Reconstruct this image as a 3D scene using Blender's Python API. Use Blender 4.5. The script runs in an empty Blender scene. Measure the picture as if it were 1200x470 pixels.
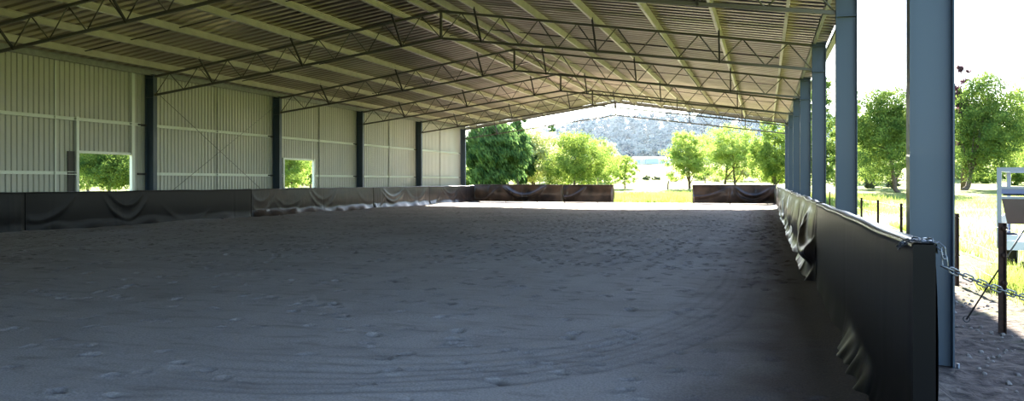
import bpy, math, random
import numpy as np
from mathutils import Vector, Matrix

# ------------------------------------------------------------------ camera, world, sun, exposure
C = bpy.context.scene.collection
SC = bpy.context.scene
EYE = 1.543
YAW = 0.3044
FPX = 944.0
cam_d = bpy.data.cameras.new('camera'); cam = bpy.data.objects.new('camera', cam_d); C.objects.link(cam)
cam.location = (0, 0, EYE); cam.rotation_euler = (math.pi/2, 0, YAW)
cam_d.sensor_width = 36.0; cam_d.lens = FPX/1200*36
cam_d.shift_y = -(235-212.2)/1200
cam_d.clip_start = 0.05; cam_d.clip_end = 3000
SC.camera = cam
SC.view_settings.view_transform = 'Standard'; SC.view_settings.look = 'None'
SC.view_settings.gamma = 1.0; SC.view_settings.use_curve_mapping = False
SC.view_settings.exposure = 1.9
SC.cycles.use_denoising = True
SC.cycles.max_bounces = 14; SC.cycles.diffuse_bounces = 8; SC.cycles.transparent_max_bounces = 12
SC.cycles.sample_clamp_indirect = 12.0

SUN_EL = math.radians(29); SUN_AZ = math.radians(4.5)      # azimuth measured from +Y towards -X
world = bpy.data.worlds.new('world'); SC.world = world; world.use_nodes = True
nt = world.node_tree; nt.nodes.clear()
wo = nt.nodes.new('ShaderNodeOutputWorld'); bg = nt.nodes.new('ShaderNodeBackground'); sky = nt.nodes.new('ShaderNodeTexSky')
sky.sky_type = 'NISHITA'; sky.sun_disc = False; sky.sun_elevation = SUN_EL; sky.sun_rotation = -SUN_AZ
sky.air_density = 1.0; sky.dust_density = 0.8; sky.ozone_density = 2.5; sky.altitude = 300
bg.inputs['Strength'].default_value = 0.21
nt.links.new(sky.outputs[0], bg.inputs[0]); nt.links.new(bg.outputs[0], wo.inputs[0])
sl = bpy.data.lights.new('sun', 'SUN'); sl.energy = 13.0; sl.angle = math.radians(0.6); sl.color = (1.0, .93, .80)
sun = bpy.data.objects.new('sun', sl); C.objects.link(sun)
sd = Vector((-math.sin(SUN_AZ)*math.cos(SUN_EL), math.cos(SUN_AZ)*math.cos(SUN_EL), math.sin(SUN_EL)))
sun.rotation_euler = sd.to_track_quat('Z', 'Y').to_euler(); sun.location = (0, 20, 60)

# ------------------------------------------------------------------ helpers
CY, SY = math.cos(YAW), math.sin(YAW)
def at(px, d, z=None):
    r = (px-600)/FPX*d
    return (r*CY-d*SY, r*SY+d*CY) if z is None else (r*CY-d*SY, r*SY+d*CY, z)
def zpx(py, d): return EYE+(212.2-py)/FPX*d
def ground_z(x, y):
    dx = np.maximum(np.maximum(x-3.5, -24.0-x), 0); dy = np.maximum(np.maximum(y-58.0, -6-y), 0)
    q = np.minimum(np.sqrt(dx*dx+dy*dy), 200)
    return .022*q+.00008*q*q

def link(o, parent=None):
    C.objects.link(o)
    if parent is not None: o.parent = parent
    return o
def tag(o, label=None, cat=None, group=None, kind=None):
    if label: o['label'] = label
    if cat: o['category'] = cat
    if group: o['group'] = group
    if kind: o['kind'] = kind
    return o
def empty(name, loc=(0, 0, 0), rz=0):
    o = bpy.data.objects.new(name, None); o.empty_display_size = .2
    o.location = loc; o.rotation_euler = (0, 0, rz); C.objects.link(o); return o
def np_mesh(name, v, f, mat, parent=None, smooth=False):
    me = bpy.data.meshes.new(name); v = np.asarray(v, np.float32); f = np.asarray(f, np.int32)
    k = f.shape[1]
    me.vertices.add(len(v)); me.vertices.foreach_set('co', v.ravel())
    me.loops.add(f.size); me.loops.foreach_set('vertex_index', f.ravel())
    me.polygons.add(len(f)); me.polygons.foreach_set('loop_start', np.arange(0, f.size, k, dtype=np.int32))
    me.polygons.foreach_set('loop_total', np.full(len(f), k, np.int32))
    me.update(calc_edges=True); me.validate()
    if smooth: me.polygons.foreach_set('use_smooth', np.ones(len(me.polygons), bool))
    me.materials.append(mat)
    return link(bpy.data.objects.new(name, me), parent)

class MB:
    def __init__(s): s.v = []; s.f = []; s.sm = []
    def add(s, vs, fs, smooth=False):
        b = len(s.v); s.v += [tuple(p) for p in vs]; s.f += [tuple(i+b for i in q) for q in fs]; s.sm += [smooth]*len(fs)
    def box(s, x0, x1, y0, y1, z0, z1):
        vs = [(x, y, z) for z in (z0, z1) for y in (y0, y1) for x in (x0, x1)]
        s.add(vs, [(0, 2, 3, 1), (4, 5, 7, 6), (0, 1, 5, 4), (2, 6, 7, 3), (0, 4, 6, 2), (1, 3, 7, 5)])
    def bar(s, a, b, w, h, up=(0, 0, 1)):
        a = Vector(a); b = Vector(b); t = (b-a).normalized(); u = Vector(up)
        if abs(t.dot(u)) > .98: u = Vector((0, 1, 0))
        sx = t.cross(u).normalized()*w/2; uz = sx.cross(t).normalized()*h/2
        vs = [p+i*sx+j*uz for p in (a, b) for i, j in ((-1, -1), (1, -1), (1, 1), (-1, 1))]
        s.add(vs, [(0, 1, 2, 3), (7, 6, 5, 4), (0, 4, 5, 1), (1, 5, 6, 2), (2, 6, 7, 3), (3, 7, 4, 0)])
    def tube(s, pts, rad, n=8, cap=True):
        pts = [Vector(p) for p in pts]
        if not hasattr(rad, '__len__'): rad = [rad]*len(pts)
        vs = []; prev = None
        for i, p in enumerate(pts):
            t = (pts[min(i+1, len(pts)-1)]-pts[max(i-1, 0)]).normalized()
            if prev is None:
                u = Vector((0, 0, 1)) if abs(t.z) < .9 else Vector((1, 0, 0))
                u = (u-t*u.dot(t)).normalized()
            else: u = (prev-t*prev.dot(t)).normalized()
            prev = u; w = t.cross(u)
            for k in range(n):
                a = 2*math.pi*k/n; vs.append(p+rad[i]*(math.cos(a)*u+math.sin(a)*w))
        fs = [(i*n+k, i*n+(k+1) % n, (i+1)*n+(k+1) % n, (i+1)*n+k) for i in range(len(pts)-1) for k in range(n)]
        if cap: fs += [tuple(range(n-1, -1, -1)), tuple((len(pts)-1)*n+k for k in range(n))]
        s.add(vs, fs, True)
    def prism(s, prof, fn0, fn1):
        n = len(prof); vs = [fn0(p) for p in prof]+[fn1(p) for p in prof]
        fs = [(k, (k+1) % n, n+(k+1) % n, n+k) for k in range(n)]+[tuple(range(n-1, -1, -1)), tuple(range(n, 2*n))]
        s.add(vs, fs)
    def build(s, name, mat, parent=None):
        me = bpy.data.meshes.new(name); me.from_pydata(s.v, [], s.f); me.update()
        me.polygons.foreach_set('use_smooth', s.sm); me.materials.append(mat)
        return link(bpy.data.objects.new(name, me), parent)
def copy_tree(o, parent=None):
    c = o.copy(); C.objects.link(c)
    if parent is not None: c.parent = parent
    for ch in list(o.children): copy_tree(ch, c)
    return c

# ------------------------------------------------------------------ materials
def mat(name, col, rough=.6, metal=0, spec=.5, var=None, scale=5, bump=0, bscale=40, coat=0, detail=4):
    m = bpy.data.materials.new(name); m.use_nodes = True; t = m.node_tree; p = t.nodes['Principled BSDF']
    p.inputs['Base Color'].default_value = (*col, 1); p.inputs['Roughness'].default_value = rough
    p.inputs['Metallic'].default_value = metal; p.inputs['Specular IOR Level'].default_value = spec
    p.inputs['Coat Weight'].default_value = coat
    tc = t.nodes.new('ShaderNodeTexCoord')
    if var:
        n = t.nodes.new('ShaderNodeTexNoise'); n.inputs['Scale'].default_value = scale; n.inputs['Detail'].default_value = detail
        r = t.nodes.new('ShaderNodeValToRGB'); r.color_ramp.elements[0].position = .32; r.color_ramp.elements[1].position = .68
        r.color_ramp.elements[0].color = (*col, 1); r.color_ramp.elements[1].color = (*var, 1)
        t.links.new(tc.outputs['Object'], n.inputs['Vector']); t.links.new(n.outputs['Fac'], r.inputs['Fac']); t.links.new(r.outputs['Color'], p.inputs['Base Color'])
    if bump:
        n = t.nodes.new('ShaderNodeTexNoise'); n.inputs['Scale'].default_value = bscale; n.inputs['Detail'].default_value = 5
        b = t.nodes.new('ShaderNodeBump'); b.inputs['Strength'].default_value = bump; b.inputs['Distance'].default_value = .02
        t.links.new(tc.outputs['Object'], n.inputs['Vector']); t.links.new(n.outputs['Fac'], b.inputs['Height']); t.links.new(b.outputs['Normal'], p.inputs['Normal'])
    return m
def leaf_mat(name, c1, c2, trans=.5):
    m = bpy.data.materials.new(name); m.use_nodes = True; t = m.node_tree; t.nodes.clear()
    o = t.nodes.new('ShaderNodeOutputMaterial'); d = t.nodes.new('ShaderNodeBsdfDiffuse'); tr = t.nodes.new('ShaderNodeBsdfTranslucent')
    mx = t.nodes.new('ShaderNodeMixShader'); mx.inputs[0].default_value = trans
    tc = t.nodes.new('ShaderNodeTexCoord'); n = t.nodes.new('ShaderNodeTexNoise'); n.inputs['Scale'].default_value = 1.3; n.inputs['Detail'].default_value = 6
    r = t.nodes.new('ShaderNodeValToRGB'); r.color_ramp.elements[0].position = .35; r.color_ramp.elements[1].position = .65
    r.color_ramp.elements[0].color = (*c1, 1); r.color_ramp.elements[1].color = (*c2, 1)
    t.links.new(tc.outputs['Object'], n.inputs['Vector']); t.links.new(n.outputs['Fac'], r.inputs['Fac'])
    t.links.new(r.outputs['Color'], d.inputs['Color']); t.links.new(r.outputs['Color'], tr.inputs['Color'])
    t.links.new(d.outputs[0], mx.inputs[1]); t.links.new(tr.outputs[0], mx.inputs[2]); t.links.new(mx.outputs[0], o.inputs[0])
    return m

M = dict(
    paint=mat('slate_blue_paint', (.045, .070, .100), .45, 0, .4, coat=.05),
    galv=mat('galvanised_steel', (.30, .31, .28), .5, .25, .5, var=(.40, .41, .37), scale=6),
    galv_dark=mat('dark_steel', (.06, .055, .05), .55, .3, .5),
    chord=mat('dull_galvanised_chord', (.12, .115, .095), .5, .3, .5),
    purlin=mat('galvanised_purlin', (.60, .57, .46), .38, .35, .6, var=(.70, .67, .55), scale=3),
    roof=mat('zinc_roof_sheet', (.45, .375, .315), .36, .92, .5, var=(.31, .255, .21), scale=.9, detail=3),
    wall=mat('pale_zinc_wall_sheet', (.50, .49, .42), .5, .15, .5, var=(.45, .45, .39), scale=.7, detail=3),
    girt=mat('pale_galvanised_girt', (.66, .70, .62), .4, .15, .6),
    rubber=mat('black_rubber', (.006, .0056, .006), .34, 0, .10, bump=.12, bscale=3),
    rubber_sandlit=mat('sandlit_black_rubber', (.010, .0085, .009), .33, 0, .17, var=(.034, .022, .017), scale=1.6, bump=.25, bscale=4),  # brown variation paints in light reflected off the sand
    rubber_sandlit_far=mat('far_sandlit_black_rubber', (.022, .017, .015), .33, 0, .5, var=(.12, .078, .055), scale=1.3, bump=.2, bscale=4),  # sand light on the far folds, painted in as stronger brown
    strip=mat('glossy_rubber_capping', (.03, .03, .034), .33, 0, .5),
    post=mat('rusty_star_picket', (.035, .022, .018), .8, 0, .3, var=(.075, .04, .028), scale=20),
    wire=mat('fence_wire', (.10, .10, .10), .55, .6, .5),
    chain=mat('chain_steel', (.16, .17, .19), .4, .7, .5),
    bark=mat('tree_bark', (.10, .075, .055), .9, 0, .2, var=(.16, .12, .09), scale=6),
    soil=mat('dark_soil', (.16, .13, .11), .95, 0, .2, var=(.26, .22, .19), scale=9, bump=.8, bscale=25),
    stone=mat('pale_stone', (.16, .135, .12), .85, 0, .3, var=(.30, .26, .23), scale=15),
    alu=mat('trailer_aluminium', (.27, .29, .34), .4, .4, .5),
    trail_blue=mat('trailer_blue_panel', (.16, .18, .32), .45, 0, .5),
    trail_brown=mat('trailer_brown_panel', (.07, .035, .03), .25, 0, .6),
    tyre=mat('tyre_rubber', (.02, .02, .02), .7, 0, .4),
    white=mat('white_paint', (.75, .78, .80), .5),
    shedblue=mat('pale_blue_cladding', (.45, .55, .68), .5),
    timber=mat('weathered_timber', (.20, .15, .11), .85, 0, .3, var=(.28, .22, .17), scale=12),
    concrete=mat('concrete_footing', (.30, .29, .27), .85, 0, .3, bump=.3, bscale=30),
)
L = dict(
    mid=leaf_mat('leaves_mid_green', (.09, .17, .03), (.38, .47, .10)),
    lime=leaf_mat('leaves_lime', (.15, .27, .05), (.48, .55, .15)),
    deep=leaf_mat('leaves_deep_green', (.05, .11, .03), (.24, .32, .07), .4),
    dark=leaf_mat('leaves_dark_conifer', (.04, .10, .035), (.17, .27, .08), .4),
    pale=leaf_mat('leaves_pale', (.50, .55, .22), (.68, .68, .36)),
    purple=leaf_mat('leaves_purple', (.10, .04, .07), (.16, .10, .10)),
    grass=leaf_mat('grass_blades', (.16, .26, .04), (.38, .42, .12)),
    gum=leaf_mat('leaves_hazed_gum', (.06, .10, .145), (.13, .18, .20), .2),  # gum foliage with the blue of distance haze painted into its colour
    scrub=leaf_mat('leaves_grey_scrub', (.13, .16, .09), (.26, .28, .18), .3),
)

# ------------------------------------------------------------------ building dimensions
XL, XR = -20.82, 1.232            # inner faces of the two rows of columns
XM = (XL+XR)/2
Y0, BAY, NB = 8.02, 7.827, 6
FY = [Y0+BAY*i for i in range(NB+1)]
EAVE = 5.33; SLOPE = .149
def chord_top(x): return EAVE+SLOPE*((XR-XL)/2-abs(x-XM))
YA, YB = Y0-BAY-.55, FY[-1]+.45       # roof sheeting ends
ORD = ['nearest', 'second nearest', 'third nearest', 'fourth nearest', 'fifth nearest', 'sixth nearest', 'farthest']

# ------------------------------------------------------------------ ground outside
def sand_hit(): pass
def paddock_material():
    m = bpy.data.materials.new('paddock_grass_and_dirt'); m.use_nodes = True; t = m.node_tree; p = t.nodes['Principled BSDF']
    p.inputs['Roughness'].default_value = .95; p.inputs['Specular IOR Level'].default_value = .1
    tc = t.nodes.new('ShaderNodeTexCoord')
    def noise(s, d=5):
        n = t.nodes.new('ShaderNodeTexNoise'); n.inputs['Scale'].default_value = s; n.inputs['Detail'].default_value = d
        t.links.new(tc.outputs['Object'], n.inputs['Vector']); return n
    def ramp(src, p0, p1, c0, c1):
        r = t.nodes.new('ShaderNodeValToRGB'); r.color_ramp.elements[0].position = p0; r.color_ramp.elements[1].position = p1
        r.color_ramp.elements[0].color = (*c0, 1); r.color_ramp.elements[1].color = (*c1, 1); t.links.new(src, r.inputs['Fac']); return r
    g = ramp(noise(.35).outputs['Fac'], .35, .7, (.13, .19, .045), (.30, .30, .11))
    g2 = ramp(noise(9).outputs['Fac'], .3, .7, (.8, .8, .8), (1.2, 1.15, 1.0))
    mu = t.nodes.new('ShaderNodeMix'); mu.data_type = 'RGBA'; mu.blend_type = 'MULTIPLY'; mu.inputs[0].default_value = 1
    t.links.new(g.outputs[0], mu.inputs[6]); t.links.new(g2.outputs[0], mu.inputs[7])
    dirt = ramp(noise(7).outputs['Fac'], .3, .7, (.035, .028, .026), (.17, .135, .115))
    sep = t.nodes.new('ShaderNodeSeparateXYZ'); t.links.new(tc.outputs['Object'], sep.inputs[0])
    # dirt apron round the building: distance outside the slab rectangle, wobbled by noise
    def mth(op, a, b=None):
        n = t.nodes.new('ShaderNodeMath'); n.operation = op
        for i, q in enumerate((a, b)):
            if q is None: continue
            if isinstance(q, (int, float)): n.inputs[i].default_value = q
            else: t.links.new(q, n.inputs[i])
        return n.outputs[0]
    dx = mth('MAXIMUM', mth('SUBTRACT', sep.outputs[0], 2.7), mth('SUBTRACT', -22.5, sep.outputs[0]))
    dy = mth('SUBTRACT', sep.outputs[1], 57.6)
    dd = mth('MAXIMUM', dx, dy)
    w = mth('ADD', dd, mth('MULTIPLY', mth('SUBTRACT', noise(.9).outputs['Fac'], .5), 4.0))
    k = t.nodes.new('ShaderNodeMapRange'); k.inputs[1].default_value = 0; k.inputs[2].default_value = 1.6; t.links.new(w, k.inputs[0])
    mx = t.nodes.new('ShaderNodeMix'); mx.data_type = 'RGBA'; t.links.new(k.outputs[0], mx.inputs[0])
    t.links.new(dirt.outputs[0], mx.inputs[6]); t.links.new(mu.outputs[2], mx.inputs[7]); t.links.new(mx.outputs[2], p.inputs['Base Color'])
    b = t.nodes.new('ShaderNodeBump'); b.inputs['Strength'].default_value = .7; b.inputs['Distance'].default_value = .06
    t.links.new(noise(14).outputs['Fac'], b.inputs['Height']); t.links.new(b.outputs[0], p.inputs['Normal'])
    return m
def axis(parts):
    return np.unique(np.concatenate([np.arange(a, b, s) for a, b, s in parts]))
gx = axis([(-700, -100, 20), (-100, -24, 4), (-24, 1.0, 2.5), (1.0, 6, .12), (6, 30, 1.2), (30, 120, 6), (120, 701, 20)])
gy = axis([(-200, -6, 10), (-6, 3, 1), (3, 18, .12), (18, 60, .8), (60, 130, 3), (130, 901, 15)])
GX, GY = np.meshgrid(gx, gy)
rng = np.random.default_rng(5)
def lumps(X, Y, seed, comps, kmin, kmax):
    r = np.random.default_rng(seed); Z = np.zeros_like(X)
    for _ in range(comps):
        k = r.uniform(kmin, kmax); a = r.uniform(0, 2*np.pi); Z += np.sin(k*(X*np.cos(a)+Y*np.sin(a))+r.uniform(0, 6.3))
    return Z/math.sqrt(comps)
GZ = ground_z(GX, GY)
inside = (GX < .75) & (GX > -22) & (GY < 58) & (GY > -8)
GZ = GZ-np.where(inside, .25, 0)
near = (GX > 1.5) & (GX < 6.5) & (GY < 22) & (GY > 2)
GZ = GZ-np.where((GX > 1.3) & (GX < 8) & (GY < 58), .10*np.clip((8-GX)/4, 0, 1), 0)
GZ = GZ+np.where(near, .016*lumps(GX, GY, 3, 10, 5, 22)+.02*lumps(GX, GY, 4, 6, 1.5, 5), 0)
nx, ny = len(gx), len(gy)
idx = np.arange(nx*ny).reshape(ny, nx)
F = np.stack([idx[:-1, :-1], idx[:-1, 1:], idx[1:, 1:], idx[1:, :-1]], -1).reshape(-1, 4)
paddock = np_mesh('ground', np.stack([GX, GY, GZ], -1).reshape(-1, 3), F, paddock_material(), smooth=True)
tag(paddock, kind='structure')

# ------------------------------------------------------------------ arena floor: raked sand with hoof prints
def sand_material():
    m = bpy.data.materials.new('arena_sand'); m.use_nodes = True; t = m.node_tree; p = t.nodes['Principled BSDF']
    p.inputs['Roughness'].default_value = .92; p.inputs['Specular IOR Level'].default_value = .25
    tc = t.nodes.new('ShaderNodeTexCoord')
    n = t.nodes.new('ShaderNodeTexNoise'); n.inputs['Scale'].default_value = .45; n.inputs['Detail'].default_value = 5
    t.links.new(tc.outputs['Object'], n.inputs['Vector'])
    r = t.nodes.new('ShaderNodeValToRGB'); r.color_ramp.elements[0].position = .3; r.color_ramp.elements[1].position = .7
    r.color_ramp.elements[0].color = (.285, .25, .225, 1); r.color_ramp.elements[1].color = (.36, .32, .29, 1)
    t.links.new(n.outputs['Fac'], r.inputs['Fac'])
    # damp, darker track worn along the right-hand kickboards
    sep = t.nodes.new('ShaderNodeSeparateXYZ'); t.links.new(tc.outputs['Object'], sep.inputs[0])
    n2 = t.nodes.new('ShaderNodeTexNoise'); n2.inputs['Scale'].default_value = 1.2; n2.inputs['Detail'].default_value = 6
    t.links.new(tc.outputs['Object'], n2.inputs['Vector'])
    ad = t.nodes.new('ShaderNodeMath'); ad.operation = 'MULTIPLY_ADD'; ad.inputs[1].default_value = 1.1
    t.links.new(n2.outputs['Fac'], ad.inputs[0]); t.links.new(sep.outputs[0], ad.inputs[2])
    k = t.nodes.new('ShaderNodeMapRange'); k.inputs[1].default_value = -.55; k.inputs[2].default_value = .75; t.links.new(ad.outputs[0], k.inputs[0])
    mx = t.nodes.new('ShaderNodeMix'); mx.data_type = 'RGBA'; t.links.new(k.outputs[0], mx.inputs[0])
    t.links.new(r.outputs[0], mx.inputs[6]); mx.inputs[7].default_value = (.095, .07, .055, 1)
    n3 = t.nodes.new('ShaderNodeTexNoise'); n3.inputs['Scale'].default_value = 60; n3.inputs['Detail'].default_value = 4
    t.links.new(tc.outputs['Object'], n3.inputs['Vector'])
    r3 = t.nodes.new('ShaderNodeValToRGB'); r3.color_ramp.elements[0].color = (.72, .72, .72, 1); r3.color_ramp.elements[1].color = (1.2, 1.2, 1.2, 1)
    r3.color_ramp.elements[0].position = .3; r3.color_ramp.elements[1].position = .7
    t.links.new(n3.outputs['Fac'], r3.inputs['Fac'])
    mu = t.nodes.new('ShaderNodeMix'); mu.data_type = 'RGBA'; mu.blend_type = 'MULTIPLY'; mu.inputs[0].default_value = 1
    t.links.new(mx.outputs[2], mu.inputs[6]); t.links.new(r3.outputs[0], mu.inputs[7])
    at_n = t.nodes.new('ShaderNodeAttribute'); at_n.attribute_name = 'dent_shade'  # mask for the shade painted into prints and tracks
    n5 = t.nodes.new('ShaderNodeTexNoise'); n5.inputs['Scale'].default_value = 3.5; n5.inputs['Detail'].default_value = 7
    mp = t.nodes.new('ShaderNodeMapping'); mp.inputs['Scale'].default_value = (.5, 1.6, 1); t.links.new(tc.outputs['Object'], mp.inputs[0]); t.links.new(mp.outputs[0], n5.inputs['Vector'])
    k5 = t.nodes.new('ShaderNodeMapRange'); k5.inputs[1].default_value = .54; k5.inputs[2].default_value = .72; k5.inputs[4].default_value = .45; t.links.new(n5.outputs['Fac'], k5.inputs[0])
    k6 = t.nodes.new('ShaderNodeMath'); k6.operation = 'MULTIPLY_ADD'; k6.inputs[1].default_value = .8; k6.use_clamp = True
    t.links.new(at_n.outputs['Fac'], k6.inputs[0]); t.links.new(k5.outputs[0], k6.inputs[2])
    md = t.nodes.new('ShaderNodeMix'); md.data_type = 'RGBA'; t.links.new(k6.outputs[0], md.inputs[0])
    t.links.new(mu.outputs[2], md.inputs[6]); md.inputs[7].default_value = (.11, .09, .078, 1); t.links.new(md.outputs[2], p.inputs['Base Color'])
    b = t.nodes.new('ShaderNodeBump'); b.inputs['Strength'].default_value = .5; b.inputs['Distance'].default_value = .012
    t.links.new(n3.outputs['Fac'], b.inputs['Height']); t.links.new(b.outputs[0], p.inputs['Normal'])
    return m
sx = np.linspace(-21.0, .86, 560)
ys = [-8.0]
while ys[-1] < 58.2:
    y = ys[-1]; ys.append(y+(.5 if y < 2 else .028+.0021*max(0, y-6)))
sy = np.array(ys)
SX, SYY = np.meshgrid(sx, sy)
SZ = .010*lumps(SX, SYY, 11, 10, .5, 2.5)+.004*lumps(SX, SYY, 12, 12, 3, 9)
# drag-harrow ridges that follow the long ellipse ridden round the arena
cxm, cym = -9.9, 30.0
rr = np.sqrt(((SX-cxm)/10.6)**6+((SYY-cym)/27.5)**6)**(1/3)
rho = (np.clip((SX+5)/5, 0, 9)**3+np.clip((14-SYY)/9, 0, 9)**3)**(1/3)
RUT = np.zeros_like(SX)
for q0, a_ in ((1.0, 1.0), (.984, .5), (.966, .8), (.945, .6), (.925, .9), (.90, .5), (.872, .7), (.83, .4)):
    RUT += a_*np.exp(-((rho-q0-.004*np.sin(SYY*1.3+q0*40))/.0055)**2)
RUT *= (SYY < 17)*np.clip((SX+6)/3, 0, 1)*np.clip((17-SYY)/3, 0, 1)
SZ -= .014*RUT
SZ += .007*np.sin(rr*150+1.5*np.sin(SYY*.35))*np.exp(-((SYY-10)/16)**2)
# banked sand at the foot of the left and right kickboards
SZ += .10*np.exp(-((SX+20.75)/.5)**2)*(1+.4*np.sin(SYY*.8))
SZ += .10*np.exp(-((SX-.9)/.28)**2)*(1+.35*np.sin(SYY*1.7))
# hoof prints with the shade in each dent painted into the sand colour
DENT_SHADE = np.zeros_like(SX)
hr = np.random.default_rng(21)
prints = []
for k in range(60):          # wandering trails
    x, y = hr.uniform(-20, .1), hr.uniform(4, 52); a = hr.uniform(-.5, .5)+(math.pi/2 if hr.random() < .35 else 0)
    for j in range(int(hr.uniform(14, 42))):
        a += hr.normal(0, .10); x += .42*math.cos(a); y += .42*math.sin(a)
        prints.append((x+hr.normal(0, .11), y+hr.normal(0, .11), a, hr.uniform(.5, 1.1)))
for k in range(2600):
    prints.append((hr.uniform(-20.3, .5), hr.uniform(3, 54)**1.0, hr.uniform(0, 6.3), hr.uniform(.3, 1.0)))
for k in range(2200):
    prints.append((hr.uniform(-20.3, .3), hr.uniform(14, 46), hr.uniform(0, 6.3), hr.uniform(.6, 1.15)))
for (x, y, a, s) in prints:
    if not (-20.6 < x < .6 and 2.5 < y < 55): continue
    i0, i1 = np.searchsorted(sy, (y-.22, y+.22)); j0, j1 = np.searchsorted(sx, (x-.22, x+.22))
    if i1 <= i0 or j1 <= j0: continue
    X = SX[i0:i1, j0:j1]-x; Y = SYY[i0:i1, j0:j1]-y
    u = X*math.cos(a)+Y*math.sin(a); v = -X*math.sin(a)+Y*math.cos(a)
    q = np.sqrt((u/.070)**2+(v/.056)**2)
    SZ[i0:i1, j0:j1] += s*(-.048*np.exp(-q**4)+.020*np.exp(-((q-1.45)/.35)**2)*(u > -.05))
    DENT_SHADE[i0:i1, j0:j1] = np.maximum(DENT_SHADE[i0:i1, j0:j1], min(1, s)*np.exp(-(q/.95)**4))
nx, ny = len(sx), len(sy)
idx = np.arange(nx*ny).reshape(ny, nx)
F = np.stack([idx[:-1, :-1], idx[:-1, 1:], idx[1:, 1:], idx[1:, :-1]], -1).reshape(-1, 4)
DENT_SHADE = np.maximum(DENT_SHADE, .5*np.clip(RUT, 0, 1))  # track grooves get the same painted shade, weaker
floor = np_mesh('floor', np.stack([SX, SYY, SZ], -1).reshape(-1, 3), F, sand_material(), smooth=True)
at_ = floor.data.attributes.new('dent_shade', 'FLOAT', 'POINT'); at_.data.foreach_set('value', DENT_SHADE.ravel().astype(np.float32))
tag(floor, kind='structure')

# ------------------------------------------------------------------ roof sheeting (ceiling) and left wall sheeting
def ribs(a, b, pitch, h):
    """(position, height) profile of trapezoid ribs between a and b"""
    out = []; p = a
    while p < b-pitch:
        out += [(p, 0), (p+pitch*.55, 0), (p+pitch*.66, h), (p+pitch*.89, h)]; p += pitch
    out += [(p, 0), (b, 0)]
    return out
SHEET = .205
prof = ribs(YA, YB, .38, .048)
vs = []; xs_roof = [XL-.62, XM-.001, XM+.001, XR+.45]
for x in xs_roof:
    z = chord_top(x)+SHEET
    for th in (0, .006):
        vs += [(x, y, z+h+th) for y, h in prof]
n = len(prof); fs = []
for i in range(3):
    a0, b0 = i*2*n, (i+1)*2*n
    for k in range(n-1):
        fs.append((a0+k, a0+k+1, b0+k+1, b0+k)); fs.append((a0+n+k, b0+n+k, b0+n+k+1, a0+n+k+1))
for i, e in ((0, 0), (3, 3)):
    a0 = e*2*n
    for k in range(n-1): fs.append((a0+k, a0+n+k, a0+n+k+1, a0+k+1))
roof = np_mesh('ceiling', vs, fs, M['roof']); tag(roof, kind='structure')

WX = XL-.40                        # inner plane of the wall sheet
WTOP = chord_top(WX)+SHEET-.03
holes = [(20.59, 22.9, 1.18, 2.48), (32.25, 34.8, 1.18, 2.57)]
def in_hole(y): 
    for h in holes:
        if h[0]-1e-6 <= y <= h[1]+1e-6: return h
    return None
mb = MB()
edges_y = [YA+.2]+sorted([h[0] for h in holes]+[h[1] for h in holes])+[FY[-1]+.12]
for a, b in zip(edges_y[:-1], edges_y[1:]):
    h = in_hole((a+b)/2)
    pr = ribs(a, b, .19, .036)
    for z0, z1 in ([(.05, WTOP)] if not h else [(.05, h[2]), (h[3], WTOP)]):
        n = len(pr); vs = []
        for th in (0, .008):
            for z in (z0, z1): vs += [(WX-hh-th, y, z) for y, hh in pr]
        fs = []
        for k in range(n-1):
            fs += [(k, k+1, n+k+1, n+k), (2*n+k, 3*n+k, 3*n+k+1, 2*n+k+1), (k, 2*n+k, 2*n+k+1, k+1), (n+k, n+k+1, 3*n+k+1, 3*n+k)]
        fs += [(0, n, 3*n, 2*n), (n-1, 3*n-1, 4*n-1, 2*n-1)]
        mb.add(vs, fs)
wall = mb.build('wall_left', M['wall']); tag(wall, kind='structure')

# window openings: pale framing round each hole
for i, h in enumerate(holes):
    w = empty('window_%d' % (i+1), (WX, (h[0]+h[1])/2, h[2])); w['kind'] = 'structure'
    ox, oy, oz = WX, (h[0]+h[1])/2, h[2]
    def B(name, y0, y1, z0, z1, x0=WX+.005, x1=WX+.115, m=M['girt']):
        q = MB(); q.box(x0-ox, x1-ox, y0-oy, y1-oy, z0-oz, z1-oz); return q.build(name, m, w)
    zt = 3.62 if i == 0 else h[3]+.05
    B('jamb', h[0]-.09, h[0]+.02, .10, zt); B('jamb', h[1]-.02, h[1]+.11, .10, WTOP-.1 if i == 0 else zt)
    B('head', h[0]-.07, h[1]+.07, h[3]-.03, h[3]+.05, WX-.03, WX+.06); B('sill', h[0]-.07, h[1]+.07, h[2]-.07, h[2], WX-.03, WX+.08)
    if i == 0:
        sp = B('shutter', h[0]-.36, h[0]-.10, .15, 2.5, WX+.02, WX+.05, M['galv_dark'])

# unseen half-closed gable behind the camera, added to darken the left side
q = MB(); zz = lambda x: chord_top(x)+SHEET-.05
q.add([(XL-.2, YA+.1, 0), (-5.5, YA+.1, 0), (-5.5, YA+.1, zz(-5.5)), (XM, YA+.1, zz(XM)), (XL-.2, YA+.1, zz(XL)), (XL-.2, YA+.05, 0), (-5.5, YA+.05, 0), (-5.5, YA+.05, zz(-5.5)), (XM, YA+.05, zz(XM)), (XL-.2, YA+.05, zz(XL))],
      [(0, 1, 2, 3, 4), (9, 8, 7, 6, 5), (0, 5, 6, 1), (1, 6, 7, 2), (2, 7, 8, 3), (3, 8, 9, 4), (4, 9, 5, 0)])
tag(q.build('wall_front_added', M['wall']), kind='structure')

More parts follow.
